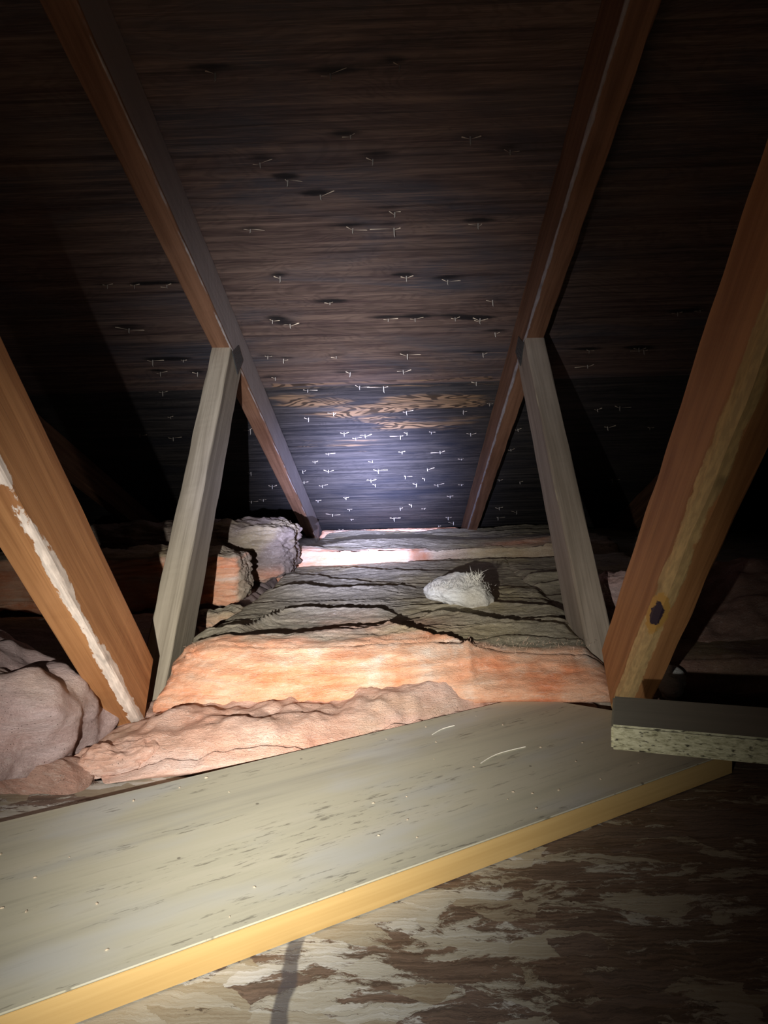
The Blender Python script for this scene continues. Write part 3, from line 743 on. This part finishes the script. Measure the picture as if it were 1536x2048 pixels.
bLr = batt('insulation_batt', -1.0, -.27, c_(1.86), c_(2.80), lambda X, Y: -.262+0*X, -.33, m_ins,
          'dark insulation batt at the eave behind the left blocks', 19, .009, .02, (7, .010), endr=.04)
bLm = batt('insulation_batt', -1.0, -.283, c_(1.36), c_(1.855), lambda X, Y: -.275+0*X, -.33, m_mauve,
          'low insulation layer beneath the two stacked blocks on the left', 20, .008, .02, (8, .008), endr=.03, fr_face=.4)
bRr = batt('insulation_batt', .345, 1.3, lambda X: .905+.16*sstep(.42, .55, X)*0+0*X, c_(1.055), lambda X, Y: -.262 + .02*sstep(.5, .8, X), -.332, m_dk,
          'low brownish insulation strip behind the chipboard offcut', 25, .006, .03, (6, .008), endr=.04, fr_face=.5)
bRf = batt('insulation_batt', .655, 1.35, c_(1.07), c_(2.80), lambda X, Y: -.262+0*X, -.33, m_ins,
          'dark insulation batt at the far right', 27, .010, .02, (7, .010), endr=.04)

# upright torn blocks on the left
def fr_side(P, N_, W):
    top = sstep(.55, .85, N_[:, 2]); nz = fbm(W[:, 0]*12, W[:, 1]*12, W[:, 2]*20, 3)
    rt = sstep(.5, .8, N_[:, 0]+.15*nz)
    return 1-np.maximum(top*.9, rt*.85)
blob('insulation_chunk', (-.665, 1.415, -.210), (.77, .135, .105), m_ins, 'upright orange insulation block seen behind the left short web, nearer of the two stacked', (0, 0, R(2)), 7, 110, .008, 3, fr_side, 60, lump=.009)
blob('insulation_chunk', (-.485, 1.74, -.190), (.52, .20, .135), m_brn, 'taller grey insulation block touching the left rafter foot, farther of the two stacked', (0, 0, R(-4)), 7, 110, .010, 8, lambda P, N_, W: .75*sstep(.45, .8, -N_[:, 1])*sstep(.01, -.03, W[:, 2]+.222), 60, lump=.009)
blob('insulation_chunk', (-.300, 1.29, -.268), (.10, .06, .035), m_ins, 'small grey-pink scrap of insulation at the foot of the orange block', (0, 0, .3), 3, 60, .007, 12, lambda P, N_, W: .45*(1-P[:, 2]), 40, lump=.012)
# big soft lumps in the left foreground
blob('insulation_chunk', (-.445, .785, -.272), (.225, .26, .160), m_mauve, 'large mauve pink insulation lump left of the left orange web', (R(-14), R(6), R(8)), 2.8, 110, .004, 31,
     lambda P, N_, W: .35+.9*np.exp(-((W[:, 0]+.405)/.035)**2-((W[:, 2]+.240)/.03)**2) + .3*fbm(W[:, 0]*12, W[:, 1]*12, W[:, 2]*12, 2), 14, lump=.034, zfloor=-.320)
blob('insulation_chunk', (-.440, .742, -.298), (.30, .085, .075), m_dk, 'brown shadowed insulation lump at the left picture edge', (0, R(12), R(-10)), 2.6, 70, .005, 37, None, 20, lump=.016, zfloor=-.320)
blob('insulation_chunk', (-.286, .748, -.310), (.095, .050, .038), m_ins2, 'small crumpled insulation scrap on the edge of the strand board', (0, 0, R(12)), 2.4, 60, .009, 39, None, 24, lump=.018, zfloor=-.3205)
# right side
blob('insulation_chunk', (.41, 1.16, -.240), (.11, .10, .115), m_mauve, 'pale ragged insulation lump between the two right webs', (0, 0, R(-12)), 3.2, 80, .008, 43, lambda P, N_, W: .55+.3*P[:, 2], 34, lump=.014)
blob('insulation_chunk', (.62, 1.14, -.255), (.40, .26, .125), m_dk, 'large brownish insulation hump right of the right orange web', (R(14), R(-5), R(8)), 3, 90, .004, 47, lambda P, N_, W: .5+.2*P[:, 0], 12, lump=.024)
blob('insulation_tuft', (.375, .897, -.285), (.028, .024, .038), m_white, 'tiny white tuft behind the foot of the right orange web', (0, .2, 0), 2.2, 36, .004, 51, None, 30, lump=.008)
tf = blob('insulation_tuft', (.133, 1.222, -.221), (.112, .080, .052), m_white, 'white fluffy tuft lying on the dusty central batt', (0, R(8), R(-14)), 2.2, 90, .005, 55, lambda P, N_, W: sstep(.0, .5, -P[:, 0]*.6+.4), 30, lump=.016)
fuzz(tf, [(.145, 1.20, -.196), (.160, 1.205, -.192), (.170, 1.21, -.196)], 110, .016, m_fib, 3)
fuzz(tf, [(.085, 1.20, -.212), (.10, 1.19, -.203), (.125, 1.19, -.199), (.15, 1.19, -.199), (.185, 1.19, -.208)], 420, .0075, m_fib, 4, .00014)
m_fib2 = simple('pink glass fibre', (.70, .48, .34), .8, 0, 50, .2)
fuzz(A_, [(x, .925 + .01*math.sin(x*40), -.236+.004*math.sin(x*23)) for x in np.linspace(-.25, .28, 30)], 260, .0065, m_fib2, 6, .00014)

# crumbs of dust on the shelf board
def crumbs():
    rd = random.Random(9); bm = bmesh.new()
    for i in range(42):
        s, t_ = rd.uniform(-.62, .12), rd.uniform(-.24, -.012)
        x = O2.x + U.x*s + Vn.x*t_; y = O2.y + U.y*s + Vn.y*t_; r = rd.uniform(.0005, .0011)
        bmesh.ops.create_icosphere(bm, subdivisions=1, radius=r, matrix=Matrix.Translation((x, y, ZSH+r*.6)) @ Matrix.Rotation(rd.random()*3, 4, 'Z') @ Matrix.Diagonal((1.7, 1, .7, 1)))
    me = bpy.data.meshes.new('dust_crumbs'); bm.to_mesh(me); bm.free(); return link('dust_crumbs', me, None, m_spl)
tag(crumbs(), 'tiny pale crumbs scattered over the grey shelf board', 'crumbs', kind='stuff')
